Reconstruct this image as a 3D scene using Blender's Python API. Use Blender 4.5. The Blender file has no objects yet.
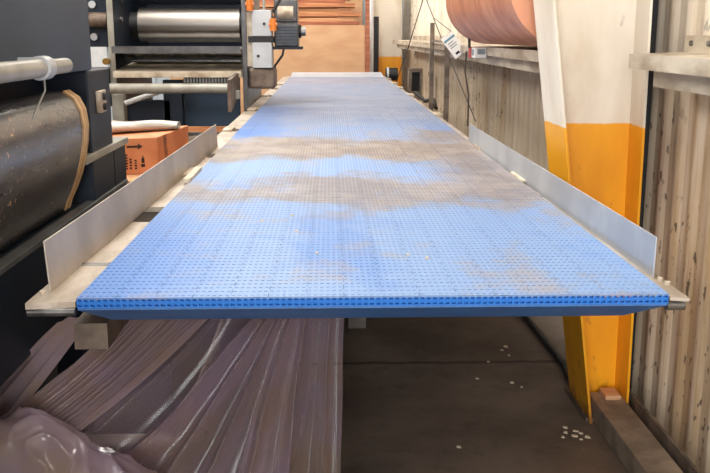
import bpy, bmesh, math, random
from mathutils import Vector, Matrix, noise
random.seed(7)
S = bpy.context.scene
COL = S.collection
PI = math.pi

# ------------------------------------------------------------------ helpers
def lin(c):
    return tuple(((v/255)/12.92 if v/255 <= .04045 else ((v/255+.055)/1.055)**2.4) for v in c) + (1,)

class MB:
    """collects shapes for ONE mesh object"""
    def __init__(s): s.v = []; s.f = []; s.smooth = []
    def add(s, vs, fs, smooth=False):
        o = len(s.v); s.v += [tuple(v) for v in vs]
        for f in fs:
            s.f.append([i+o for i in f]); s.smooth.append(smooth)
        return s
    def box(s, x0, x1, y0, y1, z0, z1):
        vs = [(x, y, z) for z in (z0, z1) for y in (y0, y1) for x in (x0, x1)]
        return s.add(vs, [(0,2,3,1),(4,5,7,6),(0,1,5,4),(2,6,7,3),(0,4,6,2),(1,3,7,5)])
    def obox(s, c, size, mat):
        hx, hy, hz = [q/2 for q in size]
        vs = [Vector(c) + mat @ Vector((x, y, z)) for z in (-hz, hz) for y in (-hy, hy) for x in (-hx, hx)]
        return s.add(vs, [(0,2,3,1),(4,5,7,6),(0,1,5,4),(2,6,7,3),(0,4,6,2),(1,3,7,5)])
    def tube(s, pts, r, n=12, cap=True, radii=None):
        pts = [Vector(p) for p in pts]; rings = []
        up = None
        for i, p in enumerate(pts):
            d = (pts[min(i+1, len(pts)-1)] - pts[max(i-1, 0)]).normalized()
            if up is None:
                up = Vector((0,0,1)) if abs(d.z) < .9 else Vector((1,0,0))
            a = d.cross(up).normalized(); b = a.cross(d).normalized(); up = b
            rr = radii[i] if radii else r
            rings.append([p + a*math.cos(2*PI*k/n)*rr + b*math.sin(2*PI*k/n)*rr for k in range(n)])
        vs = [v for g in rings for v in g]; fs = []
        for i in range(len(pts)-1):
            for k in range(n):
                k2 = (k+1) % n
                fs.append((i*n+k, (i+1)*n+k, (i+1)*n+k2, i*n+k2))
        s.add(vs, fs, True)
        if cap:
            s.add(rings[0], [tuple(range(n))]); s.add(rings[-1], [tuple(reversed(range(n)))])
        return s
    def prism(s, prof, a0, a1, axis='y', smooth=False):
        """closed 2D profile swept along an axis; prof in the two other axes"""
        def P(u, v, a):
            return {'y': (u, a, v), 'x': (a, u, v), 'z': (u, v, a)}[axis]
        n = len(prof)
        vs = [P(u, v, a0) for u, v in prof] + [P(u, v, a1) for u, v in prof]
        s.add(vs, [(i, (i+1) % n, n+(i+1) % n, n+i) for i in range(n)], smooth)
        s.add(vs[:n], [tuple(range(n))]); s.add(vs[n:], [tuple(reversed(range(n)))])
        return s
    def grid(s, fn, nu, nv, smooth=True):
        vs = [fn(i/nu, j/nv) for j in range(nv+1) for i in range(nu+1)]
        fs = [(j*(nu+1)+i, j*(nu+1)+i+1, (j+1)*(nu+1)+i+1, (j+1)*(nu+1)+i) for j in range(nv) for i in range(nu)]
        return s.add(vs, fs, smooth)
    def build(s, name, mat, parent=None, bevel=0, fix=True, loc=None):
        me = bpy.data.meshes.new(name)
        me.from_pydata(s.v, [], s.f)
        me.polygons.foreach_set('use_smooth', s.smooth)
        me.update()
        if fix:
            b = bmesh.new(); b.from_mesh(me); bmesh.ops.recalc_face_normals(b, faces=b.faces); b.to_mesh(me); b.free()
        if loc is not None:
            me.transform(Matrix.Translation(-Vector(loc)))
        o = bpy.data.objects.new(name, me); COL.objects.link(o)
        if loc is not None: o.location = loc
        me.materials.append(mat)
        if parent:
            o.parent = parent
            o.matrix_parent_inverse = Matrix.Translation(-Vector(world_loc(parent)))
        if bevel:
            m = o.modifiers.new('edge', 'BEVEL'); m.width = bevel; m.segments = 2; m.limit_method = 'ANGLE'
        return o

def world_loc(o):
    # every object here is only translated, and a child's geometry is given in world metres
    l = Vector((0,0,0)); inv = Vector((0,0,0))
    l = Vector(o.location)
    if o.parent:
        l = l + o.matrix_parent_inverse.translation + Vector(world_loc(o.parent))
    return l

def tag(o, label=None, cat=None, group=None, kind=None):
    if label: o['label'] = label
    if cat: o['category'] = cat
    if group: o['group'] = group
    if kind: o['kind'] = kind
    return o
def thing(name, label, cat, loc, group=None, kind=None):
    o = bpy.data.objects.new(name, None); COL.objects.link(o); o.location = loc; o.empty_display_size = .1
    return tag(o, label, cat, group, kind)
def struct(o): o['kind'] = 'structure'; return o

# ------------------------------------------------------------------ materials
class NT:
    def __init__(s, name):
        s.m = bpy.data.materials.new(name); s.m.use_nodes = True; s.t = s.m.node_tree
        s.b = s.t.nodes['Principled BSDF']; s.out = s.t.nodes['Material Output']
        s.tc = s.t.nodes.new('ShaderNodeTexCoord'); s.geo = None
    def link(s, a, b): s.t.links.new(a, b)
    def val(s, sock, x):
        if isinstance(x, (int, float)): sock.default_value = x
        elif isinstance(x, tuple): sock.default_value = x
        else: s.link(x, sock)
    def math(s, op, a, b=0, clamp=False):
        n = s.t.nodes.new('ShaderNodeMath'); n.operation = op; n.use_clamp = clamp
        s.val(n.inputs[0], a); s.val(n.inputs[1], b); return n.outputs[0]
    def step(s, x, e0, e1):
        n = s.t.nodes.new('ShaderNodeMapRange'); n.interpolation_type = 'SMOOTHSTEP'
        s.val(n.inputs['Value'], x); n.inputs['From Min'].default_value = e0; n.inputs['From Max'].default_value = e1
        return n.outputs['Result']
    def pos(s):
        g = s.t.nodes.new('ShaderNodeNewGeometry'); return g.outputs['Position']   # place-fixed coordinates
    def mapped(s, scale, src=None):
        n = s.t.nodes.new('ShaderNodeMapping'); n.inputs['Scale'].default_value = scale
        s.link(src or s.tc.outputs['Object'], n.inputs['Vector']); return n.outputs[0]
    def noise(s, scale, detail=4, vec=None, rough=.55):
        n = s.t.nodes.new('ShaderNodeTexNoise'); n.inputs['Scale'].default_value = scale
        n.inputs['Detail'].default_value = detail; n.inputs['Roughness'].default_value = rough
        s.link(vec or s.tc.outputs['Object'], n.inputs['Vector']); return n.outputs['Fac']
    def mix(s, f, a, b):
        n = s.t.nodes.new('ShaderNodeMix'); n.data_type = 'RGBA'
        s.val(n.inputs[0], f); s.val(n.inputs[6], a); s.val(n.inputs[7], b); return n.outputs[2]
    def bump(s, h, strength=.3, dist=.01):
        n = s.t.nodes.new('ShaderNodeBump'); n.inputs['Strength'].default_value = strength; n.inputs['Distance'].default_value = dist
        s.link(h, n.inputs['Height']); s.link(n.outputs[0], s.b.inputs['Normal'])
    def fin(s, color, rough=.5, metal=0., spec=None):
        s.val(s.b.inputs['Base Color'], color); s.val(s.b.inputs['Roughness'], rough); s.val(s.b.inputs['Metallic'], metal)
        if spec is not None: s.b.inputs['Specular IOR Level'].default_value = spec
        return s.m

def mat(name, c1, c2=None, scale=8, rough=.5, metal=0, stretch=(1,1,1), bump=0, spec=None, lo=.35, hi=.65):
    n = NT(name); c2 = c2 or tuple(int(v*.8) for v in c1)
    f = n.noise(scale, 5, n.mapped(stretch)); ff = n.step(f, lo, hi)
    if bump: n.bump(f, bump, .004)
    return n.fin(n.mix(ff, lin(c1), lin(c2)), rough, metal, spec)

M = {}
M['dust_steel'] = mat('dusty_steel', (196,184,170), (160,146,130), 14, .5, .35, (1,.3,1))
M['guard'] = mat('galvanized_guard', (196,198,200), (178,180,184), 5, .42, .55)
M['guard_warm'] = mat('dull_guard', (196,186,174), (174,164,152), 4, .5, .35)
M['steel'] = mat('bare_steel', (150,148,146), (110,108,106), 20, .3, .85)
M['chrome'] = mat('chrome_roller', (156,150,144), (138,132,126), 3, .34, 1, (.2,1,1))
M['dark'] = mat('charcoal_enamel', (56,74,94), (50,67,86), 3, .5, 0, spec=.3)
M['darker'] = mat('black_enamel', (34,44,58), (30,38,50), 5, .5, 0, spec=.3)
M['black'] = mat('black_rubber', (18,18,20), (26,26,28), 12, .5)
M['grey_box'] = mat('grey_paint', (190,194,198), (176,180,184), 5, .4)
M['mid'] = mat('machine_grey', (104,104,106), (84,84,86), 9, .42, .3)
M['brown_steel'] = mat('brown_steel', (128,112,98), (92,78,68), 10, .5, .4)
M['pipe'] = mat('grey_pipe', (168,166,156), (150,146,136), 9, .38, .1)
M['ivory_steel'] = mat('ivory_worn_steel', (208,196,176), (160,142,120), 9, .5, .1, (1,.4,1))
M['grey_brown'] = mat('grey_brown_steel', (150,136,120), (118,104,90), 10, .5, .2)
M['ledge'] = mat('grey_ledge', (112,116,120), (96,98,102), 8, .45, .2)
M['orange_cap'] = mat('orange_plastic', (226,130,50), (206,112,40), 10, .4)
M['brass'] = mat('brass', (180,140,70), (140,104,50), 14, .35, .8)
M['white'] = mat('white_paint', (226,224,218), (206,202,194), 8, .5)
M['wood'] = mat('lumber', (198,138,92), (164,102,66), 6, .65, 0, (.3,1,6))
M['ply'] = mat('plywood', (204,164,126), (188,142,104), 2.2, .6, 0, (1,1,2.6), lo=.3, hi=.75)
M['wood2'] = mat('pale_lumber', (208,164,122), (178,126,86), 6, .65, 0, (.3,1,6))
M['wood3'] = mat('red_lumber', (176,108,76), (134,76,52), 6, .65, 0, (.3,1,6))
M['kerb'] = mat('dusty_beam', (150,132,112), (112,96,82), 7, .75, 0, bump=.2)
M['angle'] = mat('dark_angle', (122,106,92), (84,72,62), 12, .6, .3)
M['black_foot'] = mat('grey_pad', (128,124,118), (100,96,90), 12, .6)
M['rope'] = mat('dark_rope', (84,70,60), (60,50,44), 30, .7)
M['flake'] = mat('pale_flake', (226,216,196), (200,186,160), 30, .7)
M['ink'] = mat('print_ink', (44,30,26), (60,40,32), 30, .7)
M['sheet'] = mat('cloudy_sheet', (196,192,184), (168,162,152), 6, .3)
M['paper'] = mat('white_card', (240,238,236), (230,228,226), 12, .55)
M['teal'] = mat('teal_print', (90,150,170), (70,130,150), 12, .55)
M['greyprint'] = mat('grey_print', (150,160,164), (120,128,134), 12, .55)
M['red'] = mat('red_print', (190,60,64), (170,46,52), 12, .5)
M['endplate'] = mat('pale_blue_steel', (204,212,224), (186,196,210), 8, .4, .4)
M['seam'] = mat('frame_white', (238,240,242), (228,232,236), 10, .4)

def blue_belt():
    n = NT('dusty_blue_plastic')
    p = n.pos(); sep = n.t.nodes.new('ShaderNodeSeparateXYZ'); n.link(p, sep.inputs[0])
    X, Y, Z = sep.outputs
    n1 = n.noise(1.5, 5, n.mapped((1.6,1,1), p), .6)
    n2 = n.noise(5, 6, n.mapped((1,.8,1), p), .65)
    n3 = n.noise(26, 4, n.mapped((1,.5,1), p), .6)
    nn = n.math('ADD', n.math('MULTIPLY', n.math('SUBTRACT', n1, .5), 1.5), n.math('MULTIPLY', n.math('SUBTRACT', n2, .5), .55))
    Yw = n.math('ADD', Y, nn)
    band = lambda a, b, c, d: n.math('MULTIPLY', n.step(Yw, a, b), n.math('SUBTRACT', 1, n.step(Yw, c, d)))
    b1 = n.math('MULTIPLY', band(3.75, 4.05, 4.55, 5.0), .95)
    b2 = n.math('MULTIPLY', band(2.72, 3.0, 3.2, 3.45), .8)
    rt = n.math('MULTIPLY', n.math('MULTIPLY', n.step(n.math('ADD', X, n.math('MULTIPLY', nn, .25)), .3, .55), band(2.75, 3.1, 4.9, 5.8)), .85)
    dust = n.math('MAXIMUM', n.math('MAXIMUM', b1, b2), rt)
    spots = n.math('MULTIPLY', n.step(n2, .50, .68), .55)
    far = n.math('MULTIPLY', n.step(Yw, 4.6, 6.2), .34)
    farband = n.math('MULTIPLY', n.math('MULTIPLY', n.step(Y, 9.8, 10.4), n.math('SUBTRACT', 1, n.step(Y, 11.3, 12.0))), .55)
    dust = n.math('MAXIMUM', n.math('MAXIMUM', dust, spots), n.math('MAXIMUM', far, farband))
    # cleaner, stronger blue along the left edge and in a few wiped streaks
    left = n.math('SUBTRACT', 1, n.step(n.math('ADD', X, n.math('MULTIPLY', nn, .22)), -.5, -.12))
    lefty = n.math('MULTIPLY', n.math('MULTIPLY', left, band(4.5, 5.0, 6.2, 7.6)), .9)
    wipe = n.math('MAXIMUM', lefty, n.math('MULTIPLY', n.step(n1, .54, .66), .35))
    wipe = n.math('MAXIMUM', wipe, n.math('MULTIPLY', left, n.math('MULTIPLY', n.math('SUBTRACT', 1, n.step(Y, 2.3, 3.2)), .6)))
    dust = n.math('MULTIPLY', dust, n.math('SUBTRACT', 1, n.math('MULTIPLY', wipe, .75)))
    dust = n.math('ADD', dust, n.math('MULTIPLY', n.math('SUBTRACT', n3, .5), .25), True)
    # paler blue mixed into the upper faces, not the lip or the return
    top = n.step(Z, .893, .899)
    top_pale = n.math('MULTIPLY', n.math('SUBTRACT', 1, wipe), n.math('MULTIPLY', top, .70))
    blue = n.mix(top_pale, lin((42,116,206)), lin((154,181,216)))
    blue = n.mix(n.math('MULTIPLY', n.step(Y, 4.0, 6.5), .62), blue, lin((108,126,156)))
    brown = n.mix(n.step(n2, .4, .65), lin((138,125,114)), lin((166,153,142)))
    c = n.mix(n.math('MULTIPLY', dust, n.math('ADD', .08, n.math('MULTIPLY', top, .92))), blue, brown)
    return n.fin(c, .5, 0, .35)
M['belt'] = blue_belt()
M['belt_under'] = mat('blue_plastic_underside', (66,120,188), (56,106,170), 6, .5)

def wall_mat():
    n = NT('soiled_corrugated_steel')
    p = n.pos(); sep = n.t.nodes.new('ShaderNodeSeparateXYZ'); n.link(p, sep.inputs[0]); X, Y, Z = sep.outputs
    st = n.noise(7, 6, n.mapped((1,1.6,.16), p), .65)
    bl = n.noise(1.3, 4, p)
    low = n.math('SUBTRACT', 1, n.step(n.math('ADD', Z, n.math('MULTIPLY', n.math('SUBTRACT', bl, .5), .25)), 1.22, 1.36))
    d = n.math('ADD', n.math('MULTIPLY', low, .5), n.math('MULTIPLY', n.step(st, .38, .72), .55), True)
    c = n.mix(d, lin((232,219,200)), lin((176,148,114)))
    grime = n.math('MULTIPLY', n.step(n.noise(1.1, 2, p), .52, .62), n.step(n.noise(34, 3, n.mapped((1,1,.5), p)), .6, .66))
    c = n.mix(n.math('MULTIPLY', grime, .85), c, lin((66,52,44)))
    return n.fin(c, .6)
M['wall'] = wall_mat()
M['wall_far'] = mat('pale_blue_cladding', (206,216,224), (190,202,212), 3, .5)
M['ceil'] = mat('ceiling_panel', (190,186,178), (176,172,164), 2, .7)

def floor_mat():
    n = NT('stained_concrete')
    p = n.pos(); sep = n.t.nodes.new('ShaderNodeSeparateXYZ'); n.link(p, sep.inputs[0]); X, Y, Z = sep.outputs
    a = n.noise(1.4, 6, p, .6); b = n.noise(9, 6, p, .65); c_ = n.noise(60, 3, p)
    c = n.mix(n.step(a, .35, .68), lin((124,111,100)), lin((88,77,68)))
    c = n.mix(n.math('MULTIPLY', n.step(b, .5, .7), .4), c, lin((60,52,46)))
    c = n.mix(n.math('MULTIPLY', n.step(c_, .66, .74), .5), c, lin((168,156,142)))
    # saw-cut joint across the slab
    jy = n.math('ABSOLUTE', n.math('SUBTRACT', n.math('ADD', Y, n.math('MULTIPLY', n.math('SUBTRACT', b, .5), .05)), 3.8))
    c = n.mix(n.math('MULTIPLY', n.math('SUBTRACT', 1, n.step(jy, .008, .022)), .8), c, lin((34,28,26)))
    n.bump(b, .15, .01)
    return n.fin(c, n.mix(a, (.45,.45,.45,1), (.7,.7,.7,1)))
M['floor'] = floor_mat()

def column_mat():
    n = NT('cream_column_with_yellow_band')
    p = n.pos(); sep = n.t.nodes.new('ShaderNodeSeparateXYZ'); n.link(p, sep.inputs[0]); X, Y, Z = sep.outputs
    a = n.noise(3, 5, n.mapped((1,1,.4), p)); b = n.noise(16, 5, n.mapped((1,1,.5), p), .65)
    cream = n.mix(n.step(a, .4, .7), lin((232,222,206)), lin((206,190,168)))
    cream = n.mix(n.math('MULTIPLY', n.step(b, .66, .78), .5), cream, lin((120,92,70)))
    yel = n.mix(n.step(a, .35, .7), lin((244,172,22)), lin((222,146,14)))
    yel = n.mix(n.math('MULTIPLY', n.step(b, .63, .75), .6), yel, lin((110,66,30)))
    edge = n.math('ADD', Z, n.math('MULTIPLY', n.math('SUBTRACT', b, .5), .02))
    c = n.mix(n.step(edge, 1.112, 1.118), yel, cream)
    rust = n.math('MULTIPLY', n.math('SUBTRACT', 1, n.step(Z, .0, .16)), n.step(b, .42, .6))
    c = n.mix(n.math('MULTIPLY', rust, .8), c, lin((92,52,34)))
    return n.fin(c, .42)
M['column'] = column_mat()

def drum_mat():
    n = NT('worn_copper_drum')
    a = n.noise(5, 6, n.mapped((1,1.4,1)), .6); b = n.noise(2, 3, n.mapped((1,3,1)))
    c = n.mix(n.step(a, .35, .68), lin((216,148,114)), lin((186,112,80)))
    c = n.mix(n.math('MULTIPLY', n.step(b, .5, .75), .5), c, lin((226,164,130)))
    return n.fin(c, .45, .25)
M['drum'] = drum_mat()
def carton_mat():
    return mat('orange_cardboard', (220,146,102), (204,126,84), 5, .7)
M['carton'] = carton_mat()
def rollfilm_mat():
    n = NT('dark_glossy_film_roll')
    a = n.noise(3, 5, n.mapped((1,.5,2.2)), .6); d = n.noise(62, 2, n.mapped((1,1,1)))
    c = n.mix(n.step(a, .35, .7), lin((112,110,110)), lin((78,74,72)))
    msk = n.math('MULTIPLY', n.step(d, .63, .69), n.step(n.noise(2.2, 3), .45, .6))
    c = n.mix(n.math('MULTIPLY', msk, .9), c, lin((206,170,136)))
    n.bump(a, .25, .02)
    return n.fin(c, .27, .3)
M['filmroll'] = rollfilm_mat()
M['edgeband'] = mat('tan_roll_edge', (216,182,134), (150,110,72), 14, .6, 0, (.3,4,.3))

def film_mat(name='mauve_film', lo=.27, hi=.95, tint=(190,168,186), warm=(184,160,146)):
    n = NT(name)
    p = n.pos()
    a = n.noise(4, 4, p); c = n.mix(n.step(a, .35, .65), lin(tint), lin(warm))
    n.fin(c, .2, 0, 1.0); n.b.inputs['Coat Weight'].default_value = .8; n.b.inputs['Coat Roughness'].default_value = .12
    wr = n.noise(1, 2, n.mapped((12, 5, 5), p), .5)
    n.bump(wr, .3, .01)
    tr = n.t.nodes.new('ShaderNodeBsdfTransparent'); tr.inputs[0].default_value = (.86,.80,.84,1)
    tl = n.t.nodes.new('ShaderNodeBsdfTranslucent'); n.link(c, tl.inputs[0])
    m1 = n.t.nodes.new('ShaderNodeMixShader'); m1.inputs[0].default_value = .25
    n.link(n.b.outputs[0], m1.inputs[1]); n.link(tl.outputs[0], m1.inputs[2])
    lw = n.t.nodes.new('ShaderNodeLayerWeight'); lw.inputs['Blend'].default_value = .45   # thin film turns opaque edge-on
    dens = n.math('ADD', lo, n.math('MULTIPLY', lw.outputs['Facing'], hi-lo), True)
    m2 = n.t.nodes.new('ShaderNodeMixShader'); n.link(dens, m2.inputs[0])
    n.link(tr.outputs[0], m2.inputs[1]); n.link(m1.outputs[0], m2.inputs[2])
    n.link(m2.outputs[0], n.out.inputs[0])
    return n.m
M['film'] = film_mat()
M['film_thick'] = film_mat('mauve_film_doubled', .5, 1.0)

# ------------------------------------------------------------------ the room
struct(MB().box(-5.2, 1.5, -4.2, 15.8, -.2, 0).build('floor', M['floor']))
struct(MB().box(-5.2, 1.5, -4.2, 15.8, 5.2, 5.4).build('ceiling', M['ceil']))
def corr(name, m, run0, run1, at, axis, pitch=.15, depth=.017, z1=5.2):
    """trapezoid-ribbed sheet; outer face 5 cm behind"""
    b = MB(); pts = []; a = run0
    while a < run1 - 1e-6:
        for u, d in ((0,0),(.2,.12),(.34,.75),(.45,1),(.55,1),(.66,.75),(.8,.12)):
            q = a + u*pitch
            if q < run1: pts.append((q, d*depth))
        a += pitch
    pts.append((run1, 0))
    for i in range(len(pts)-1):
        (a0, d0), (a1, d1) = pts[i], pts[i+1]
        if axis == 'y':
            vs = [(at-d0, a0, 0), (at-d1, a1, 0), (at-d1, a1, z1), (at-d0, a0, z1)]
        else:
            vs = [(a0, at-d0, 0), (a1, at-d1, 0), (a1, at-d1, z1), (a0, at-d0, z1)]
        b.add(vs, [(0,1,2,3)])
    if axis == 'y': b.box(at+.005, at+.05, run0, run1, 0, z1)
    else: b.box(run0, run1, at+.005, at+.05, 0, z1)
    return struct(b.build(name, m, fix=False))
corr('wall_right', M['wall'], -4, 15.6, 1.235, 'y')
corr('wall_back', M['wall_far'], -5, 1.235, 15.5, 'x', .2, .03)
struct(MB().box(-5.2, -5, -4, 15.6, 0, 5.2).build('wall_left', M['ceil']))
wf = MB()
for x0, x1, z0, z1 in ((-5.2,-2.9,0,5.2),(.7,1.4,0,5.2),(-2.9,.7,3.7,5.2)): wf.box(x0, x1, -4.2, -4, z0, z1)   # opening behind the viewer, made up to shape the light from outside
struct(wf.build('wall_front', M['ceil']))
# white framed light panel low on the far wall, seen between the machines
w = MB()
for x0, x1, z0, z1 in ((-4.2,-3.2,1.25,1.36),(-4.2,-3.2,.72,.86),(-4.2,-3.72,.86,1.25),(-3.34,-3.2,.86,1.25)): w.box(x0, x1, 15.40, 15.465, z0, z1)
struct(w.build('window_1', M['seam']))

# girts on the right wall
def girt(name, y0, y1, xi, zt, wall=1.2):
    b = MB()
    prof = [(wall, zt+.06), (wall-.008, zt+.06), (wall-.008, zt+.005), (xi, zt), (xi, zt-.048), (xi+.008, zt-.048), (xi+.008, zt-.009), (wall, zt-.004)]
    b.prism(prof, y0, y1)
    o = struct(b.build(name, M['ivory_steel']))
    MB().box(xi+.06, xi+.068, y0, y1-.08, zt-.105, zt-.008).build('lower_lip', M['ivory_steel'], o)
    return o
g1 = girt('trim_1', -3.9, 3.06, 1.005, 1.37)
g2 = girt('trim_2', 3.55, 13.2, .895, 1.366)
# bolts on the near girt
b = MB()
for y in (2.62, 2.86, 3.0):
    b.tube([(1.194, y, 1.405), (1.184, y, 1.405)], .009, 8)
bo = b.build('bolt', M['steel'], g1)
# black strip added as painted shade in the gap between column and wall
struct(MB().box(1.15, 1.2, 3.36, 3.43, 0, 5.2).build('gap_shade_strip', M['black']))

# tapered yellow-based columns
def column(name, y0, y1, xin0, slope, xo0, xo1, ztop=5.2, zb=0):
    yc = (y0+y1)/2
    r = thing(name, None, None, ((xin0+xo0)/2, yc, zb))
    r['kind'] = 'structure'
    xi = lambda z: xin0 - slope*z
    xo = lambda z: xo0 + (xo1-xo0)*z/1.55 if z < 1.55 else xo1
    b = MB(); t = .009
    b.add([(xi(0),y0,0),(xi(0)+t,y0,0),(xi(0)+t,y1,0),(xi(0),y1,0),(xi(ztop),y0,ztop),(xi(ztop)+t,y0,ztop),(xi(ztop)+t,y1,ztop),(xi(ztop),y1,ztop)],
          [(0,3,2,1),(4,5,6,7),(0,1,5,4),(1,2,6,5),(2,3,7,6),(3,0,4,7)])
    b.build('inner_flange', M['column'], r)
    b = MB()
    b.add([(xi(0)+t,yc-.005,0),(xo0,yc-.005,0),(xo1,yc-.005,ztop),(xi(ztop)+t,yc-.005,ztop),
           (xi(0)+t,yc+.005,0),(xo0,yc+.005,0),(xo1,yc+.005,ztop),(xi(ztop)+t,yc+.005,ztop)],
          [(0,1,2,3),(4,7,6,5),(0,4,5,1),(1,5,6,2),(2,6,7,3),(3,7,4,0)])
    b.build('web', M['column'], r)
    b = MB()
    b.add([(xo0,y0,0),(xo0+t,y0,0),(xo0+t,y1,0),(xo0,y1,0),(xo1,y0,ztop),(xo1+t,y0,ztop),(xo1+t,y1,ztop),(xo1,y1,ztop)],
          [(0,3,2,1),(4,5,6,7),(0,1,5,4),(1,2,6,5),(2,3,7,6),(3,0,4,7)])
    b.build('outer_flange', M['column'], r)
    MB().box(xin0-.012, xo0+.025, y0+.02, y1+.04, 0, .016).build('base_plate', M['angle'], r)
    return r
c1 = column('column', 3.135, 3.43, .972, .14, 1.105, 1.055)
tag(c1, 'cream steel column with yellow painted base standing beside the conveyor', 'column')
c2 = column('column', 13.85, 14.15, .76, .08, 1.08, 1.05)
tag(c2, 'far cream column with yellow base beyond the end of the blue belt', 'column')
# plate and bolts at the foot of the near column
b = MB()
for x, y in ((.96, 3.07), (1.02, 3.29)):
    pass

# ------------------------------------------------------------------ conveyor
XL, XR, Y0, Y1, ZB = -.527, .709, 1.80, 12.5, .9
conv = thing('belt_conveyor', 'long conveyor with dusty blue slotted plastic belt and low steel side guards', 'conveyor', (.09, 7.0, 0))

def belt_mesh():
    NC = 94; px = (XR-XL)/NC; py = .029
    YE = 6.95; NR = int((YE-Y0)/py)
    sd = .0028
    xs = []                                   # grid lines across
    for c in range(NC):
        x = XL + c*px
        xs += [x, x+.0026, x+px-.0026]
    xs.append(XR)
    V = []; F = []; vid = {}
    def vert(p):
        k = (round(p[0], 5), round(p[1], 5), round(p[2], 5))
        i = vid.get(k)
        if i is None:
            i = len(V); V.append(p); vid[k] = i
        return i
    def quad(a, b_, c, d): F.append((vert(a), vert(b_), vert(c), vert(d)))
    def cell(P, c, r, u0, u1, v0, v1, top_seam):
        """one belt cell with a recessed slot; P(u, v, d) maps to the place"""
        a, b_ = u0+.0026, u1-.0026
        s0, s1 = v0+.012, v0+.0168
        seam = (c % 12 == (0 if r % 2 else 6)) and c > 0
        g = u0 + .0016 if seam else u0
        for (p, q, m, n_) in ((g, a, v0, v1), (a, b_, v0, s0), (a, b_, s1, v1), (b_, u1, v0, v1)):
            quad(P(p, m, 0), P(q, m, 0), P(q, n_, 0), P(p, n_, 0))
        quad(P(a, s0, sd), P(b_, s0, sd), P(b_, s1, sd), P(a, s1, sd))
        quad(P(a, s0, 0), P(b_, s0, 0), P(b_, s0, sd), P(a, s0, sd))
        quad(P(a, s1, sd), P(b_, s1, sd), P(b_, s1, 0), P(a, s1, 0))
        quad(P(a, s0, 0), P(a, s0, sd), P(a, s1, sd), P(a, s1, 0))
        quad(P(b_, s0, sd), P(b_, s0, 0), P(b_, s1, 0), P(b_, s1, sd))
        if seam:
            quad(P(u0, v0, .006), P(g, v0, .006), P(g, v1, .006), P(u0, v1, .006))
            quad(P(u0, v0, 0), P(u0, v0, .006), P(u0, v1, .006), P(u0, v1, 0))
            quad(P(g, v0, .006), P(g, v0, 0), P(g, v1, 0), P(g, v1, .006))
    top = lambda u, v, d: (u, v, ZB-d)
    front = lambda u, v, d: (u, Y0+d*.9+ (.9-v)*.12, v)
    for r in range(NR):
        v0 = Y0+.001 + r*py
        for c in range(NC):
            cell(top, c, r, XL+c*px, XL+(c+1)*px, v0, v0+py, 0)
    # the lip: last link row turned down over the nose
    lip = lambda u, v, d: (u, Y0 + d + v*.12, ZB-.0005 - v)
    for r in range(1):
        for c in range(NC):
            u0, u1 = XL+c*px, XL+(c+1)*px
            a, b_ = u0+.0026, u1-.0026
            H_ = .021
            for (p, q, m, n_) in ((u0, a, 0, H_), (a, b_, 0, .002), (a, b_, .0065, .0135), (a, b_, .018, H_), (b_, u1, 0, H_)):
                quad(lip(p, m, 0), lip(q, m, 0), lip(q, n_, 0), lip(p, n_, 0))
            for s0, s1 in ((.002, .0065), (.0135, .018)):
                sd = .007
                quad(lip(a, s0, sd), lip(b_, s0, sd), lip(b_, s1, sd), lip(a, s1, sd))
                quad(lip(a, s0, 0), lip(b_, s0, 0), lip(b_, s0, sd), lip(a, s0, sd))
                quad(lip(a, s1, sd), lip(b_, s1, sd), lip(b_, s1, 0), lip(a, s1, 0))
    # far stretch, plain links
    ye = Y0+.001+NR*py
    n = 40
    for i in range(n):
        a0 = ye + (Y1-ye)*i/n; a1 = ye + (Y1-ye)*(i+1)/n
        quad((XL,a0,ZB),(XR,a0,ZB),(XR,a1,ZB),(XL,a1,ZB))
    # edges
    for x in (XL, XR):
        quad((x, Y0, ZB), (x, Y1, ZB), (x, Y1, ZB-.02), (x, Y0+.003, ZB-.02))
    quad((XL, Y0+.0025, ZB-.0215), (XR, Y0+.0025, ZB-.0215), (XR, Y0+.03, ZB-.0215), (XL, Y0+.03, ZB-.0215))
    b = MB(); b.v = V; b.f = F; b.smooth = [False]*len(F)
    return b
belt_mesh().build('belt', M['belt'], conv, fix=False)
# return strand under the nose: slopes back beneath, then runs level
b = MB()
nose = [(Y0+.006, .879), (2.09, .774), (2.16, .760), (12.3, .760), (12.3, .750), (2.15, .750), (2.08, .764), (Y0+.006, .873)]
b.prism(nose, XL, XR, 'x')
b.build('belt_return', M['belt_under'], conv)
# frame under the belt
def ledge(x0, x1, segs, side):
    b = MB()
    for i, (a0, a1) in enumerate(segs):
        b.box(x0, x1, a0, a1, .878, .892)
    return b
MB().box(-.535, -.53, 2.25, 12.45, .79, .876).build('side_frame', M['dust_steel'], conv)
MB().box(.7125, .718, 2.25, 12.45, .79, .876).build('side_frame', M['dust_steel'], conv)
for x0, x1, nm, segs in ((-.625, -.5295, 'left', ((1.86,2.10),(2.125,2.62),(2.86,3.55),(3.62,4.06),(4.2,5.2),(5.35,6.6),(6.8,8.2),(8.4,10.2),(10.4,12.4))),
                         (.7115, .745, 'right', ((1.87,3.0),(3.04,4.3),(4.4,6.2),(6.3,8.3),(8.4,10.3),(10.4,12.4)))):
    for i, (a0, a1) in enumerate(segs):
        if i == 0:   # near plate, cut to a point at its outer corner
            xo = x0 if nm == 'left' else x1; xi = x1 if nm == 'left' else x0
            e = -1 if nm == 'left' else 1
            b = MB(); b.prism([(xi, 1.80), (xo+e*.004, 1.79), (xo+e*.004, 1.82), (xo, a1), (xi, a1)], .880 if nm == 'left' else .886, .893, 'z')
            b.build('ledge_plate', M['dust_steel'], conv)
        else:
            MB().box(x0, x1, a0, a1, .876, .892).build('ledge_plate', M['dust_steel'], conv)
MB().box(-.568, -.560, 3.0, 9.0, .03, .745).box(-.97, -.568, 3.03, 3.038, .03, .59).build('light_block_panel', M['darker'], conv)  # dark panels added to block side light and darken behind the film
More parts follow.
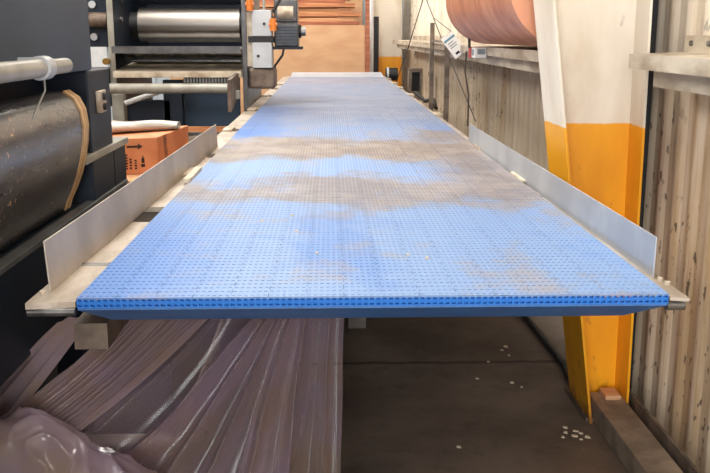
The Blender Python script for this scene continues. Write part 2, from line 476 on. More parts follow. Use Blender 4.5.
# nose shaft ends
MB().tube([(-.628, 1.80, .872), (-.53, 1.80, .872)], .0095, 12).build('nose_shaft', M['steel'], conv)
MB().tube([(.712, 1.822, .871), (.751, 1.822, .871)], .0125, 14).build('nose_shaft', M['steel'], conv)
for y in (2.112,):
    MB().tube([(-.622, y, .889), (-.5295, y, .889)], .009, 10).build('cross_rod', M['steel'], conv)
# pale support clips along both edges
for (x, y) in ((-.56, 3.58), (-.59, 5.28), (-.575, 6.7), (-.585, 8.3), (-.57, 9.4), (.735, 4.35), (.74, 6.25), (.74, 8.35), (.735, 9.5), (.74, 10.35), (.735, 11.4)):
    MB().box(x-.03, x+.025, y-.1, y+.1, .884, .905).build('support_clip', M['ivory_steel'], conv, .003)
MB().box(.708, .728, 3.28, 3.50, .899, .907).build('edge_strip', M['flake'], conv)
MB().box(-.545, -.52, 3.30, 3.62, .899, .914).build('edge_strip', M['flake'], conv)
# side guards
def guard(p0, p1, h, lean, m, lab):
    (x0, y0), (x1, y1) = p0, p1; t = .004
    b = MB()
    vs = []
    for (x, y, top_in) in ((x0, y0, 0), (x1, y1, 0)):
        for dx in (0, t):
            vs.append((x+dx, y, .8925)); vs.append((x+dx+lean, y, .8925+h))
    # rounded top corner at the near end comes from a small bevel
    b.add(vs, [(0,1,3,2),(4,6,7,5),(0,4,5,1),(2,3,7,6),(1,5,7,3),(0,2,6,4)])
    o = b.build('side_guard', m, conv, .0012)
    o['label'] = lab
guard((-.605, 1.875), (-.560, 4.45), .112, -.006, M['guard_warm'], 'dull dusty steel guard on the machine side')
guard((.729, 1.955), (.7125, 4.62), .095, .001, M['guard'], 'clean pale galvanized guard on the wall side')
for x, y in ((.737, 1.93), (.741, 1.895), (-.614, 1.86)):
    MB().tube([(x, y, .892), (x, y, .901)], .006, 10).build('bolt', M['ivory_steel'], conv)
# far end plate and black drive
b = MB(); b.prism([(11.9, .9012), (12.40, .93), (12.52, .94), (12.54, .86), (11.9, .9003)], XL+.01, XR-.01, 'x')
b.build('end_plate', M['endplate'], conv)
d = MB().tube([(.74, 12.2, .925), (.90, 12.2, .925)], .085, 20).build('drive_motor', M['black'], conv)
MB().tube([(.755, 12.2, .925), (.78, 12.2, .925)], .09, 20, ).build('pulley_band', M['grey_box'], d)
# legs and feet
for x, y in ((.127, 4.33), (-.50, 5.4), (.67, 5.4), (-.50, 9), (.67, 9), (-.5, 12.1), (.67, 12.1)):
    l = MB().box(x-.025, x+.025, y-.025, y+.025, .06, .79).build('leg', M['mid'], conv)
    MB().box(x-.045, x+.045, y-.045, y+.045, 0, .06).build('foot', M['black_foot'], l, .006)
for y in (4.33, 9):
    MB().box(-.53, .70, y-.03, y+.03, .69, .755).build('cross_beam', M['mid'], conv)
MB().box(-.62, -.54, 2.08, 2.55, .69, .755).build('lower_rail', M['brown_steel'], conv)

# crumbs on the belt
for i in range(22):
    x = random.uniform(-.35, .62); y = random.choice([random.uniform(2.0, 3.2), random.uniform(3.0, 4.6)])
    s = random.uniform(.003, .006)
    b = MB(); n = 6
    b.add([(x+s*math.cos(k)*random.uniform(.7,1.3), y+s*1.3*math.sin(k), ZB+.0004) for k in (0,1.05,2.1,3.14,4.2,5.2)] +
          [(x+s*.6*math.cos(k), y+s*.8*math.sin(k), ZB+.0035) for k in (0,1.05,2.1,3.14,4.2,5.2)],
          [(k, (k+1) % 6, 6+(k+1) % 6, 6+k) for k in range(6)] + [tuple(range(6, 12)), (5,4,3,2,1,0)])
    tag(b.build('crumb', M['flake'], loc=(x, y, ZB)), 'tiny pale crumb lying on the dusty blue belt', 'crumb', 'crumbs on the belt')

# ------------------------------------------------------------------ left machine
lam = thing('laminating_machine', 'big charcoal machine left of the conveyor, cut by the picture edge', 'machine', (-1.4, 1.6, 0))
MB().box(-2.6, -.80, -1.0, 3.10, 1.318, 1.95).build('upper_panel', M['dark'], lam, .006)
MB().box(-2.6, -.95, -1.0, 3.02, .60, 1.318).box(-2.6, -1.0, -1.0, 3.52, .0, .60).build('inner_body', M['darker'], lam)  # floor-level base added to block light from the left
MB().box(-.97, -.80, 3.03, 3.33, .60, 1.316).build('end_housing', M['darker'], lam, .006)
# lower frame: long box with a light ledge
MB().box(-.948, -.80, -1.0, 3.02, .60, .876).build('lower_frame', M['darker'], lam, .004)

MB().box(-1.85, -.80, 3.335, 3.52, .60, 1.02).build('end_frame', M['darker'], lam, .004)
MB().box(-.83, -.792, -1.0, 3.50, .868, .884).build('ledge_strip', M['ledge'], lam, .002)
MB().box(-.86, -.79, 2.91, 3.54, 1.02, 1.045).build('cap_strip', M['pipe'], lam, .002)
# latch on the end housing
l = MB().box(-.80, -.785, 3.12, 3.21, 1.17, 1.245).build('latch', M['ivory_steel'], lam, .003)
b = MB(); b.tube([(-.785, 3.165, 1.225), (-.775, 3.165, 1.225)], .014, 10); b.tube([(-.785, 3.165, 1.19), (-.775, 3.165, 1.19)], .012, 10)
b.build('latch_knob', M['black'], l)
# grey pipe with its ring
MB().tube([(-.745, -1.0, 1.348), (-.745, 2.46, 1.348)], .024, 20).build('guide_pipe', M['pipe'], lam)
MB().tube([(-.745, 2.46, 1.348), (-.745, 2.60, 1.348)], .021, 20).build('pipe_end', M['pipe'], lam)
MB().tube([(-.745, 2.36, 1.348), (-.745, 2.415, 1.348)], .031, 20).build('clamp_ring', M['grey_box'], lam)
MB().box(-.80, -.76, 2.37, 2.40, 1.34, 1.375).build('pipe_bracket', M['grey_box'], lam)
MB().tube([(-.742, 2.39, 1.32), (-.745, 2.40, 1.29), (-.755, 2.36, 1.25), (-.765, 2.34, 1.22)], .0025, 6).build('hanging_wire', M['pipe'], lam)
# big dark film roll with a tan edge at its far end
def roll_profile():
    P = [(-.94, 1.25), (-.86, 1.262), (-.825, 1.258), (-.795, 1.236), (-.778, 1.20), (-.772, 1.15), (-.776, 1.10), (-.786, 1.05), (-.80, 1.0), (-.818, .955), (-.838, .915), (-.846, .888), (-.94, .888)]
    return P
rollp = roll_profile()
fr = MB()
pl = [Vector((u, 0, v)) for u, v in rollp[:-1]]
fr.prism(rollp, -.9, 2.86, 'y', True)
film_roll = fr.build('film_roll', M['filmroll'], loc=(-.85, 1.5, .888))
tag(film_roll, 'dark glossy film roll hanging in the charcoal machine with tan edge', 'roll')
b = MB()
big = [((u+.86)*1.035-.86, (v-1.08)*1.02+1.082) for u, v in rollp[2:-1]]
small = [((u+.86)*.9-.86, (v-1.08)*.98+1.08) for u, v in rollp[2:-1]]
b.prism(big + small[::-1], 2.83, 2.9, 'y')
b.build('roll_edge', M['edgeband'], film_roll)

# ------------------------------------------------------------------ coating machine (roller across)
co = thing('coating_machine', 'roller coating machine with wide chrome roller behind the orange carton', 'machine', (-1.15, 7.5, 0))
def plate(x0, x1, y0, y1, z0, z1, nm, m, bev=.004): return MB().box(x0, x1, y0, y1, z0, z1).build(nm, m, co, bev)
plate(-1.665, -1.63, 7.0, 8.4, .0, 2.4, 'side_plate', M['darker'])
plate(-1.67, -1.625, 6.985, 6.998, .0, 2.4, 'plate_edge', M['pipe'], 0)
plate(-.668, -.632, 7.0, 8.4, .0, 2.4, 'side_plate', M['mid'])
# rollers
def roller(nm, x0, x1, y, z, r, m, shaft=True):
    o = MB().tube([(x0, y, z), (x1, y, z)], r, 40).build(nm, m, co)
    return o
r = roller('chrome_roller', -1.555, -.735, 7.65, 1.515, .140, M['chrome'])
MB().tube([(-1.63, 7.65, 1.515), (-1.556, 7.65, 1.515)], .1, 24).build('journal', M['black'], r)
MB().tube([(-.734, 7.65, 1.515), (-.668, 7.65, 1.515)], .105, 24).build('journal', M['black'], r)
roller('dark_roller', -1.60, -.68, 7.75, 1.80, .12, M['darker'])
roller('lower_roller', -1.62, -.68, 7.3, 1.30, .045, M['steel'])
plate(-1.628, -.67, 6.9, 7.25, 1.318, 1.332, 'table_bar', M['brown_steel'])
plate(-1.628, -.67, 6.89, 6.90, 1.30, 1.352, 'bar_lip', M['mid'], 0)
plate(-1.60, -.72, 7.4, 7.9, 1.22, 1.235, 'web_tray', M['steel'])
b = MB(); b.prism([(6.9, 1.165), (7.6, 1.215), (7.6, 1.12), (6.9, 1.12)], -1.628, -.67, 'x'); b.build('cross_beam', M['ivory_steel'], co, .003)
MB().tube([(-1.64, 6.8, 1.045), (-.705, 6.8, 1.045)], .038, 20).build('guide_rod', M['pipe'], co)
b = MB(); b.prism([(6.35, .908), (6.35, 1.13), (7.0, 1.16), (7.0, 1.0)], -.715, -.69, 'x'); b.build('end_bracket', M['brown_steel'], co)
MB().box(-.69, -.66, 6.62, 6.72, .98, 1.04).build('bracket_knob', M['pipe'], co, .004)
plate(-1.628, -.67, 8.3, 8.34, 1.13, 2.3, 'back_panel', M['darker'])
# comb of white teeth
cb = plate(-1.25, -.72, 7.0, 7.02, 1.06, 1.085, 'comb_bar', M['darker'], 0)
b = MB()
for i in range(16):
    x = -1.11 + i*.0235
    b.tube([(x, 6.992, 1.078), (x, 6.992, 1.112)], .0085, 6)
b.build('comb_teeth', M['seam'], cb)
plate(-1.64, -1.56, 6.9, 7.0, 0, 1.0, 'leg', M['pipe'])
plate(-1.27, -1.129, 6.95, 7.05, 0, 1.1, 'leg', M['darker'])
plate(-1.13, -.70, 7.05, 7.10, .74, 1.118, 'drip_panel', M['dark'])
plate(-1.55, -1.22, 6.95, 7.0, .62, .95, 'lower_panel', M['darker'])
MB().tube([(-1.55, 6.9, .93), (-1.28, 6.9, 1.02)], .02, 8).build('diagonal_bar', M['seam'], co)
# grey pneumatic blocks
for z0, z1, dx in ((1.425, 1.617, .02), (1.188, 1.378, -.03)):
    a = plate(-.588, -.442, 6.98, 7.2, z0, z1, 'air_cylinder', M['grey_box'], .006)
    MB().tube([(-.515+dx, 6.98, (z0+z1)/2-.005), (-.515+dx, 6.970, (z0+z1)/2-.005)], .011, 12).build('port', M['black'], a)
plate(-.62, -.43, 7.0, 7.18, 1.378, 1.425, 'clevis', M['black'], 0)
plate(-.632, -.588, 7.02, 7.1, 1.2, 1.6, 'mount_plate', M['ivory_steel'], 0)
for x, y, z in ((-.60, 6.98, 1.655), (-.428, 6.97, 1.51)):
    b = MB().tube([(x, y, z-.045), (x, y, z+.045)], .026, 12); b.tube([(x-.03, y, z), (x+.03, y, z)], .018, 10)
    b.build('orange_fitting', M['orange_cap'], co)
MB().tube([(-.50, 7.05, 1.617), (-.50, 7.05, 2.3)], .012, 8).build('air_hose', M['pipe'], co)
MB().tube([(-.43, 6.98, 1.60), (-.38, 7.0, 1.68), (-.33, 7.0, 1.85), (-.36, 7.0, 2.2)], .011, 8).build('air_hose', M['black'], co)
# motor hanging out over the belt
m_ = MB().box(-.43, -.245, 7.12, 7.42, 1.345, 1.53).build('motor', M['mid'], co, .012)
b = MB()
for i in range(6): b.box(-.42, -.255, 7.105, 7.12, 1.37+i*.024, 1.376+i*.024)
b.build('cooling_fin', M['dark'], m_)
plate(-.43, -.25, 7.14, 7.4, 1.53, 1.70, 'gearbox', M['mid'], .01)
b = MB().tube([(-.40, 7.12, 1.60), (-.28, 7.12, 1.60)], .05, 16); b.build('gear_cover', M['ivory_steel'], co)
MB().box(-.442, -.215, 7.1, 7.4, 1.325, 1.345).build('motor_plate', M['darker'], co)
MB().tube([(-.235, 7.25, 1.46), (-.19, 7.25, 1.46)], .035, 16).build('output_shaft', M['steel'], co)
MB().tube([(-.25, 7.25, 1.46), (-.225, 7.25, 1.46)], .05, 16).build('shaft_collar', M['black'], co)
plate(-.62, -.42, 7.0, 7.25, 1.03, 1.188, 'bearing_block', M['brown_steel'], .02)
MB().tube([(-.36, 7.15, 1.325), (-.37, 7.15, 1.28), (-.43, 7.14, 1.20), (-.44, 7.13, 1.14)], .009, 8).build('wire', M['black'], co)
# drive on the far side of the left plate
plate(-1.93, -1.70, 7.1, 7.3, 1.345, 2.0, 'drive_plate', M['darker'])
MB().tube([(-1.95, 7.05, 1.545), (-1.68, 7.05, 1.545)], .055, 16).build('drive_coupling', M['brown_steel'], co)
for z in (1.66, 1.42):
    MB().tube([(-1.80, 7.1, z), (-1.80, 7.08, z)], .028, 12).build('bolt', M['grey_box'], co)
MB().box(-1.78, -1.70, 7.05, 7.1, 1.72, 1.85).build('orange_fitting', M['orange_cap'], co, .01)
MB().tube([(-1.68, 6.98, 1.24), (-1.68, 6.9, 1.24)], .024, 12).build('brass_valve', M['brass'], co)
plate(-1.9, -1.675, 6.95, 7.2, .9, 1.19, 'lower_box', M['darker'])
for y, z in ((7.25, 1.55), (7.3, 1.7), (7.2, 1.72)):
    MB().tube([(-1.63, y, z), (-1.615, y, z)], .022, 10).build('bolt', M['steel'], co)

# ------------------------------------------------------------------ carton on a timber stand, with film on top
st = thing('timber_stand', 'brown timber stand under the orange carton', 'stand', (-1.2, 4.9, 0))
MB().box(-1.55, -.72, 4.35, 5.75, .675, .738).build('top_board', M['wood2'], st)
for x in (-1.5, -.8):
    for y in (4.42, 5.68):
        MB().box(x-.035, x+.035, y-.035, y+.035, 0, .675).build('leg', M['wood'], st)
ca = thing('cardboard_box', 'orange cardboard box with printed black arrow, behind the steel guard', 'box', (-1.0, 4.9, .738))
Rz = Matrix.Rotation(math.radians(33), 3, 'Z')
# front corner (nearest the conveyor)
fc = Vector((-.885, 4.62, .738))
ex = Vector((-math.cos(math.radians(20)), -math.sin(math.radians(20)), 0))     # along the printed face, to the left
ey = Vector((.10, 1.0, 0)).normalized()
W_, D_, HH = .50, .62, .185
def cp(a, d, h): return fc + ex*a + ey*d + Vector((0,0,h))
b = MB()
b.add([cp(0,0,0), cp(W_,0,0), cp(W_,D_,0), cp(0,D_,0), cp(0,0,HH), cp(W_,0,HH), cp(W_,D_,HH), cp(0,D_,HH)],
      [(0,1,2,3),(4,7,6,5),(0,4,5,1),(1,5,6,2),(2,6,7,3),(3,7,4,0)])
b.build('carton_body', M['carton'], ca, .004)
nf = ex.cross(Vector((0,0,1))); nf = nf if nf.y < 0 else -nf; nf.normalize()
def ink(polys, nm):
    b = MB()
    for pl_ in [[(a, h-.018) for a, h in q] for q in polys]:
        vs = [cp(a, 0, h) + nf*.0015 for a, h in pl_]
        n_ = len(vs); vs2 = [v - nf*.001 for v in vs]
        b.add(vs+vs2, [tuple(range(n_))])
    return b.build(nm, M['ink'], ca, fix=False)
ink([[(.155,.155),(.095,.155),(.095,.165),(.155,.165)], [(.10,.145),(.075,.16),(.10,.175)]], 'printed_arrow')
ink([[(.085,.10),(.07,.10),(.07,.075),(.085,.075)], [(.088,.07),(.068,.07),(.068,.055),(.088,.055)], [(.08,.112),(.074,.112),(.074,.10),(.08,.10)]], 'printed_symbol')
tx = []
for j, a in enumerate((.165, .145, .12)):
    h = .045
    while h < .125 - .02*j:
        l_ = random.uniform(.006, .012)
        tx.append([(a, h), (a-.011, h), (a-.011, h+l_), (a, h+l_)]); h += l_+.005
ink(tx, 'printed_text')
b = MB(); vs = [cp(-.0016, d, h) for d, h in ((.10,.184),(.12,.06),(.18,.03),(.16,.184))]; b.add(vs, [(0,1,2,3)])
b.build('flap_shading', M['wood3'], ca, fix=False)  # darker quad paints the flap's shading onto the carton side
# cloudy film rolled over the carton's back edge
def sheetfn(u, v):
    a = 2*PI*v
    R = .05 - .024*u
    x = -1.30 + .46*u; y = 4.72 + 2.6*R*math.cos(a) + .30*u
    z = .9245 + .8*R + .8*R*math.sin(a)*(1+.22*math.sin(9*u+4*v)*max(0, math.sin(a)))
    return (x, y, z)
b = MB(); b.grid(sheetfn, 30, 24)
o = b.build('plastic_sheet', M['sheet'])
tag(o, 'cloudy grey plastic sheet rolled up on top of the orange box', 'sheet')

# ------------------------------------------------------------------ plywood and lumber at the far end
tag(MB().box(-2.3, .50, 13.2, 13.24, .10, 1.575).build('plywood_sheet', M['ply'], loc=(-.9, 13.2, .1)), 'large pale plywood sheet standing upright beyond the end of the belt', 'plywood')
cr = thing('timber_rack', 'timber rack behind the plywood sheet carrying the stacked boards', 'rack', (-.9, 13.6, 0))
MB().box(-2.3, .50, 13.30, 14.1, 1.50, 1.575).build('shelf', M['wood'], cr)
for x in (-2.25, -.9, .45):
    for y in (13.34, 14.05): MB().box(x-.04, x+.04, y-.04, y+.04, 0, 1.50).build('leg', M['wood'], cr)
MB().box(-2.3, .50, 13.14, 13.195, .06, .2).build('bottom_board', M['wood'], cr)
tag(MB().box(-1.2, .50, 14.2, 14.24, 0, 2.6).build('plywood_sheet', M['ply'], loc=(-.3, 14.2, 0)), 'tall plywood sheet standing behind the stacked lumber boards', 'plywood')
tag(MB().box(.505, .565, 13.14, 13.2, 0, 2.2).build('timber_post', M['wood3'], loc=(.53, 13.17, 0)), 'narrow brown timber post at the right edge of the plywood sheet', 'post')
z = 1.579
boards = [(.42,.30,'wood3','lowest reddish board directly on the plywood rack'), (.35,.36,'wood2','pale board second from the bottom of the lumber stack'),
          (.43,.28,'wood','long brown board third from the bottom of the lumber stack'), (.30,.33,'wood2','pale short board fourth from the bottom of the lumber stack'),
          (.36,.30,'wood','brown board fifth from the bottom of the lumber stack'), (.22,.26,'wood3','short reddish board sixth from the bottom of the lumber stack'),
          (.30,.36,'wood2','pale board seventh from the bottom of the lumber stack'), (.18,.3,'wood','brown board eighth from the bottom of the lumber stack'),
          (.26,.3,'wood3','reddish board at the top of the visible lumber stack')]
for i, (x1, dep, mm, lab) in enumerate(boards):
    h = random.uniform(.045, .06)
    y0 = 13.22 + random.uniform(0, .1)
    tag(MB().box(-1.9+random.uniform(-.2,.2), x1, y0, y0+.55, z, z+h).build('lumber_board', M[mm], loc=(-.7, y0+.27, z), bevel=.003), lab, 'board', 'boards stacked on the rack')
    z += h
    if i in (1, 3):   # sticker strips between courses
        tag(MB().box(-.75, .1, y0+.02, y0+.5, z, z+.022).build('spacer_strip', M['wood3'], loc=(-.3, y0+.2, z)), ('lower' if i == 1 else 'upper')+' dark spacer strip between boards of the lumber stack', 'spacer', 'spacers in the lumber stack')
        z += .022
tag(MB().tube([(.60, 13.4, 0), (.60, 13.4, 4)], .035, 14).build('white_pipe', M['seam'], loc=(.60, 13.4, 0)), 'thin white upright pipe between lumber stack and far column', 'pipe')
tag(MB().box(.64, .715, 13.5, 13.58, 0, 1.7).build('gap_dark_strip', M['black'], loc=(.72, 13.54, 0), bevel=.004), 'black upright strip standing in for the dark gap left of the far column', 'post')  # black strip paints the darkness of the gap between lumber and column

# ------------------------------------------------------------------ along the right wall
dr = thing('copper_drum', 'large copper coloured drum lying on the wall girt behind the column', 'drum', (.94, 4.5, 1.39))
b = MB(); n = 56; R_, cx, cz = .25, .93, 1.632
b.tube([(cx, 3.52, cz), (cx, 3.7, cz), (cx, 5.4, cz), (cx, 5.47, cz), (cx, 5.5, cz)], R_, n, True, [R_, R_, R_, R_*.985, R_*.93])
b.build('drum_shell', M['drum'], dr)
for y in (4.62, 5.34):
    b = MB()
    pts = [(cx+ (R_+.003)*math.cos(2*PI*k/n), y, cz+(R_+.003)*math.sin(2*PI*k/n)) for k in range(n)]
    vs = pts + [(p[0], y+.02, p[2]) for p in pts]
    b.add(vs, [(k, (k+1) % n, n+(k+1) % n, n+k) for k in range(n)], True)
    b.build('rolled_bead', M['drum'], dr)
MB().tube([(.815, 5.36, 1.36), (.81, 5.36, 1.47)], .008, 8).build('drum_tab', M['rope'], dr)
# rope sling with the tag
apex = (.868, 8.5, 1.80)
tag(MB().tube([(.868, 8.5, 5.2), apex, (.83, 9.6, 1.35), (.79, 11.0, .86)], .005, 6).build('rope', M['rope'], loc=apex), 'thin dark rope running down to the far right edge of the belt', 'rope', 'ropes by the wall')
tag(MB().tube([(.872, 8.55, 1.795), (.905, 7.3, 1.36), (.95, 5.9, .885)], .0045, 6).build('rope', M['rope'], loc=(.9, 7, 1.3)), 'thin dark rope slanting past the white tag towards the belt edge', 'rope', 'ropes by the wall')
tag(MB().tube([(.885, 5.95, 1.33), (.88, 5.95, 1.2), (.905, 5.93, 1.05), (.90, 5.9, .85)], .006, 6).build('cord', M['rope'], loc=(.89, 5.93, .85)), 'thin cord hanging straight down below the red and white packet', 'cord')
# tag card
tg = thing('hanging_tag', 'white card tag with teal header hanging tilted in front of the girt', 'tag', (.85, 6.3, 1.37))
ang = math.radians(-52)
u_ = Vector((math.cos(ang), 0, math.sin(ang))); v_ = Vector((-math.sin(ang), 0, math.cos(ang)))
cen = Vector((.849, 6.3, 1.367)); nrm = Vector((0, -1, 0))
def card(a0, a1, b0, b1, d, nm, m, t=.001):
    b = MB()
    vs = [cen + u_*a + v_*b_ + nrm*dd for dd in (d, d+t) for a, b_ in ((a0,b0),(a1,b0),(a1,b1),(a0,b1))]
    b.add(vs, [(0,1,2,3),(4,5,6,7),(0,1,5,4),(1,2,6,5),(2,3,7,6),(3,0,4,7)])
    return b.build(nm, m, tg)
card(-.085, .085, -.048, .048, 0, 'card', M['paper'], .0015)
card(-.058, -.044, -.042, .042, .002, 'header_bar', M['teal'])
for a in (-.028, -.01, .006): card(a, a+.006, -.03, random.uniform(0,.03), .002, 'printed_line', M['greyprint'])
card(.05, .066, -.025, .005, .002, 'printed_symbol', M['ink'])
MB().tube([cen-u_*.08, (.83, 6.31, 1.46), (.868, 7.0, 1.5), (.885, 7.9, 1.58)], .003, 6).build('string', M['rope'], tg)
# red and white packet on the girt edge
pk = thing('taped_packet', 'small white packet with red bands fixed to the girt edge', 'packet', (.87, 5.35, 1.31))
MB().box(.825, .893, 5.22, 5.44, 1.305, 1.362).build('packet', M['paper'], pk, .003)
MB().box(.822, .8945, 5.34, 5.445, 1.303, 1.364).build('red_band', M['red'], pk)
MB().box(.84, .885, 5.217, 5.220, 1.325, 1.355).build('printed_panel', M['greyprint'], pk)
MB().box(.8235, .825, 5.25, 5.32, 1.318, 1.352).build('printed_panel', M['greyprint'], pk)
# steel stand of two uprights
fs = thing('steel_stand', 'rusty steel stand of two uprights against the soiled wall', 'stand', (.87, 7.3, 0))
MB().box(.852, .888, 7.81, 7.85, 0, 1.535).build('upright', M['brown_steel'], fs, .003)
MB().box(.852, .888, 6.78, 6.82, 0, 1.405).build('upright', M['brown_steel'], fs, .003)
MB().box(.862, .880, 6.82, 7.81, 1.375, 1.395).build('crossbar', M['grey_brown'], fs)
MB().box(.862, .880, 6.82, 7.81, .5, .54).build('crossbar', M['grey_brown'], fs)
# open switch box
sb = thing('switch_box', 'open brown switch box frame beside the steel stand', 'box', (.95, 10.5, .0))
for x0, x1, z0, z1 in ((.90,.935,.70,1.06),(1.03,1.06,.70,1.06),(.935,1.03,1.02,1.06),(.935,1.03,.70,.80)):
    MB().box(x0, x1, 10.45, 10.6, z0, z1).build('frame_bar', M['grey_brown'], sb)
MB().box(.935, 1.03, 10.57, 10.6, .80, 1.02).build('dark_insert', M['black'], sb)
MB().box(.96, 1.02, 10.5, 10.56, 0, .70).build('stem', M['brown_steel'], sb)
tag(MB().tube([(.87, 9.2, .86), (.93, 8.9, .80), (.99, 8.7, .83), (.97, 8.3, .78), (.90, 8.1, .84)], .018, 8).build('cable', M['black'], loc=(.95, 8.6, .8)), 'loop of black cable behind the belt edge below the steel stand', 'cable')

# floor pieces bottom right
kb = thing('floor_beam', 'dusty flat beam lying on the floor beside the yellow column foot', 'beam', (1.05, 2.3, 0), kind='thing')
MB().box(.99, 1.108, 1.2, 3.24, 0, .085).build('beam_body', M['kerb'], kb, .004)
tag(MB().box(1.125, 1.135, 1.2, 3.40, 0, .115).box(1.135, 1.198, 1.2, 3.40, 0, .012).build('angle_iron', M['angle'], loc=(1.15, 2.3, 0)), 'long dark angle iron on the floor along the ribbed wall', 'angle iron')
tag(MB().box(1.03, 1.09, 3.15, 3.235, .0855, .105).build('timber_block', M['wood2'], loc=(1.06, 3.18, .0855), bevel=.004), 'small pale timber block on the end of the floor beam', 'block')
tag(MB().tube([(1.0, 5.2, .016), (1.0, 4.4, .016), (1.02, 3.7, .016), (1.0, 3.5, .016)], .016, 10).build('floor_tube', M['black'], loc=(1.0, 4.3, 0)), 'black tube on the floor running to the yellow column foot', 'hose')  # thin black tube drawn along the floor
# paint chips
spots = [(.86,3.06),(.885,3.03),(.90,3.07),(.915,3.05),(.93,3.02),(.87,3.10),(.90,3.00),(.84,3.02), (.79,3.95),(.81,3.88),(.76,3.55),(.79,3.50),(.82,4.0),(.70,3.8),(.62,3.6),(.45,2.95)]
for i, (x, y) in enumerate(spots):
    s = random.uniform(.006, .014)
    k6 = [k*PI/3+random.uniform(-.3,.3) for k in range(6)]
    rr = [random.uniform(.6,1.2)*s for _ in k6]
    b = MB()
    b.add([(x+r_*math.cos(k), y+r_*math.sin(k), .0005) for k, r_ in zip(k6, rr)] + [(x+.8*r_*math.cos(k), y+.8*r_*math.sin(k), .004) for k, r_ in zip(k6, rr)],
          [(k, (k+1) % 6, 6+(k+1) % 6, 6+k) for k in range(6)] + [tuple(range(6, 12)), (5,4,3,2,1,0)])
    near = i < 8
    tag(b.build('paint_chip', M['flake'], loc=(x, y, 0)), 'pale paint chip in the cluster on the floor by the yellow column' if near else 'pale paint chip scattered on the dark floor under the belt', 'chip',
        'paint chips by the column' if near else 'paint chips under the belt')

# ------------------------------------------------------------------ plastic film under the conveyor
def ridge(t): return 1-2*math.sqrt(math.sin(t)**2+.015)
def pleat(u, k, seed, fine):
    return ridge(PI*k*u+seed) + fine*(.6*math.sin(2*PI*k*2.3*u+seed*2.1) + .35*math.sin(2*PI*k*5.1*u+seed*.7))
def poly(pts, t):
    n_ = len(pts)-1; i = min(int(t*n_), n_-1); f = t*n_-i
    return Vector(pts[i]).lerp(Vector(pts[i+1]), f)
def sheet(name, lab, A, B, k, amp, sag, seed, m, nu=150, nv=26, wr=.006, zmin=.004, fine=.15):
    nrm_ = Vector((0,-.7,.7))
    def fn(u, v):
        p = poly(A, u).lerp(poly(B, u), v)
        w_ = math.sin(PI*min(max(v, .0), 1))
        p = p - Vector((0,0,1))*sag*w_
        uu = u + .05*noise.noise(Vector((u*3, v*1.5, seed)))
        p = p + nrm_*amp*pleat(uu, k, seed, fine)*(.35+.65*w_)
        p = p + Vector(noise.noise_vector(Vector((p.x*4+seed, p.y*4, p.z*4))))*wr*3
        p = p + Vector(noise.noise_vector(Vector((p.x*14+seed, p.y*6, p.z*6))))*wr*.7
        p.z = max(p.z, zmin)
        return p
    b = MB(); b.grid(fn, nu, nv)
    o = b.build(name, m, fix=False)
    return tag(o, lab, 'plastic film', 'film sheets hanging under the conveyor')
sheet('plastic_film', 'pleated mauve film stretched from the conveyor frame to the lower left floor',
      [(-.535, 2.36, .715), (-.47, 2.39, .72), (-.38, 2.43, .72), (-.28, 2.47, .72)], [(-.90, 2.26, .43), (-.84, 2.24, .41), (-.79, 2.22, .385), (-.735, 2.20, .37)],
      13, .017, .02, 1.3, M['film_thick'], 340, 30, .0015, fine=.4)
sheet('plastic_film', 'wide mauve film draped below the pleated sheet with long loose folds',
      [(-.44, 2.50, .62), (-.30, 2.56, .66), (-.16, 2.55, .66), (-.135, 2.53, .62)], [(-.80, 2.36, .33), (-.72, 2.33, .26), (-.66, 2.30, .18), (-.62, 2.28, .08)],
      2.6, .03, .03, 4.1, M['film'], 200, 50, .003, fine=.05)
sheet('plastic_film', 'mauve film gathered at the frame and fanning down to the floor',
      [(-.15, 2.50, .72), (-.13, 2.47, .70), (-.11, 2.46, .69), (-.06, 2.48, .72)], [(-.90, 2.24, .02), (-.62, 2.20, .02), (-.36, 2.18, .02), (-.16, 2.22, .01)],
      4.3, .04, .02, 2.2, M['film'], 220, 50, .005, fine=.05)
sheet('plastic_film', 'narrow mauve film curtain hanging straight down beside the bare floor',
      [(-.15, 2.6, .75), (-.07, 2.53, .75), (0, 2.55, .75), (.04, 2.6, .75)], [(-.30, 2.42, .01), (-.16, 2.36, .01), (-.04, 2.36, .01), (.022, 2.42, .01)],
      3.0, .03, 0, 6.2, M['film'], 160, 30, .004, fine=.08)
sheet('plastic_film', 'tight twisted film strip running from the frame past the charcoal machine',
      [(-.70, 2.22, .715), (-.68, 2.23, .725), (-.655, 2.25, .72), (-.63, 2.27, .71)], [(-1.0, 2.42, .42), (-.97, 2.38, .40), (-.95, 2.34, .37), (-.93, 2.32, .33)],
      2.2, .012, .0, .4, M['film_thick'], 70, 24, .002)
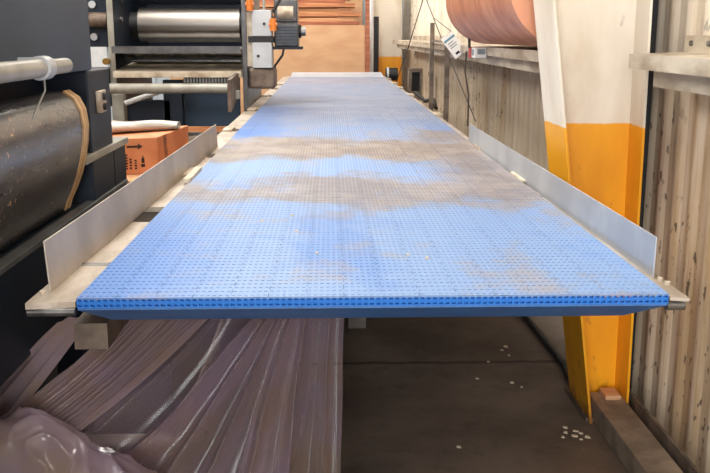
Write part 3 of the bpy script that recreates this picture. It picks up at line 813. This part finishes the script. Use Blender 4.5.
# crumpled heap in the corner
def heap(u, v):
    x = -.985 + .72*u; y = 1.98 + .42*v
    h = .355*math.exp(-(max(0, u-.34)/.5)**2)*abs(math.sin(PI*v))**.45 + .07*math.exp(-((u-.2)/.16)**2)*abs(math.sin(PI*v)) + .02*math.sin(PI*v)*abs(math.sin(PI*u))**.5
    q = noise.noise(Vector((x*3.2+y*2, y*6-x, 2))) ; q2 = noise.noise(Vector((x*9+y*5, y*14-x*4, 5)))
    rid = (.5-abs(q)**.7)*.10 + (.4-abs(q2)**.7)*.05
    return Vector((x, y, max(.004, h + rid*min(1, 4*math.sin(PI*v)))))
b = MB(); b.grid(heap, 150, 80)
tag(b.build('plastic_film', M['film_thick'], fix=False), 'crumpled mauve film heap lying on the floor in the lower left corner', 'plastic film', 'film sheets hanging under the conveyor')

# ------------------------------------------------------------------ light
def area(name, loc, size, power, color=(1,1,1), rot=(0,0,0), sy=None):
    l = bpy.data.lights.new(name, 'AREA'); l.energy = power; l.color = color
    l.shape = 'RECTANGLE'; l.size = size; l.size_y = sy or size
    o = bpy.data.objects.new(name, l); COL.objects.link(o); o.location = loc; o.rotation_euler = rot
    return o
area('ceiling_lamp', (-1.2, .6, 5.1), 1.6, 70, (1,.96,.9), sy=3)
area('ceiling_lamp', (-1.2, 5.5, 5.1), 1.6, 110, (1,.96,.9), sy=3)
area('ceiling_lamp', (-1.2, 11, 5.1), 1.6, 130, (1,.96,.9), sy=3)
# unseen area lights added high on the left to brighten vertical faces
area('left_fill', (-4.9, 3.0, 4.1), 8.0, 430, (1,.985,.96), rot=(0, -PI/2+.25, 0), sy=1.6)
area('left_fill', (-4.9, 11.0, 4.1), 7.0, 560, (1,.98,.95), rot=(0, -PI/2+.25, 0), sy=1.6)
w = bpy.data.worlds.new('World'); S.world = w; w.use_nodes = True
w.node_tree.nodes['Background'].inputs[0].default_value = (1, 1, 1, 1)
w.node_tree.nodes['Background'].inputs[1].default_value = 5.5

# the made-up front opening as a light portal: only guides sampling of the daylight outside
po = area('opening_portal', (-1.1, -4.0, 1.85), 3.6, 1, rot=(PI/2, 0, 0), sy=3.7)
po.data.cycles.is_portal = True

# ------------------------------------------------------------------ camera
cam = bpy.data.cameras.new('Camera'); co_ = bpy.data.objects.new('Camera', cam); COL.objects.link(co_)
cam.sensor_width = 36; cam.lens = 900/710*36; cam.clip_start = .05
pitch = math.atan(201/900); yaw = math.atan(25*math.cos(pitch)/900)
co_.location = (0, 0, 1.43); co_.rotation_euler = (PI/2-pitch, 0, -yaw)
S.camera = co_
vs = S.view_settings; vs.view_transform = 'Standard'; vs.look = 'None'; vs.gamma = 1; vs.exposure = .9; vs.use_curve_mapping = False
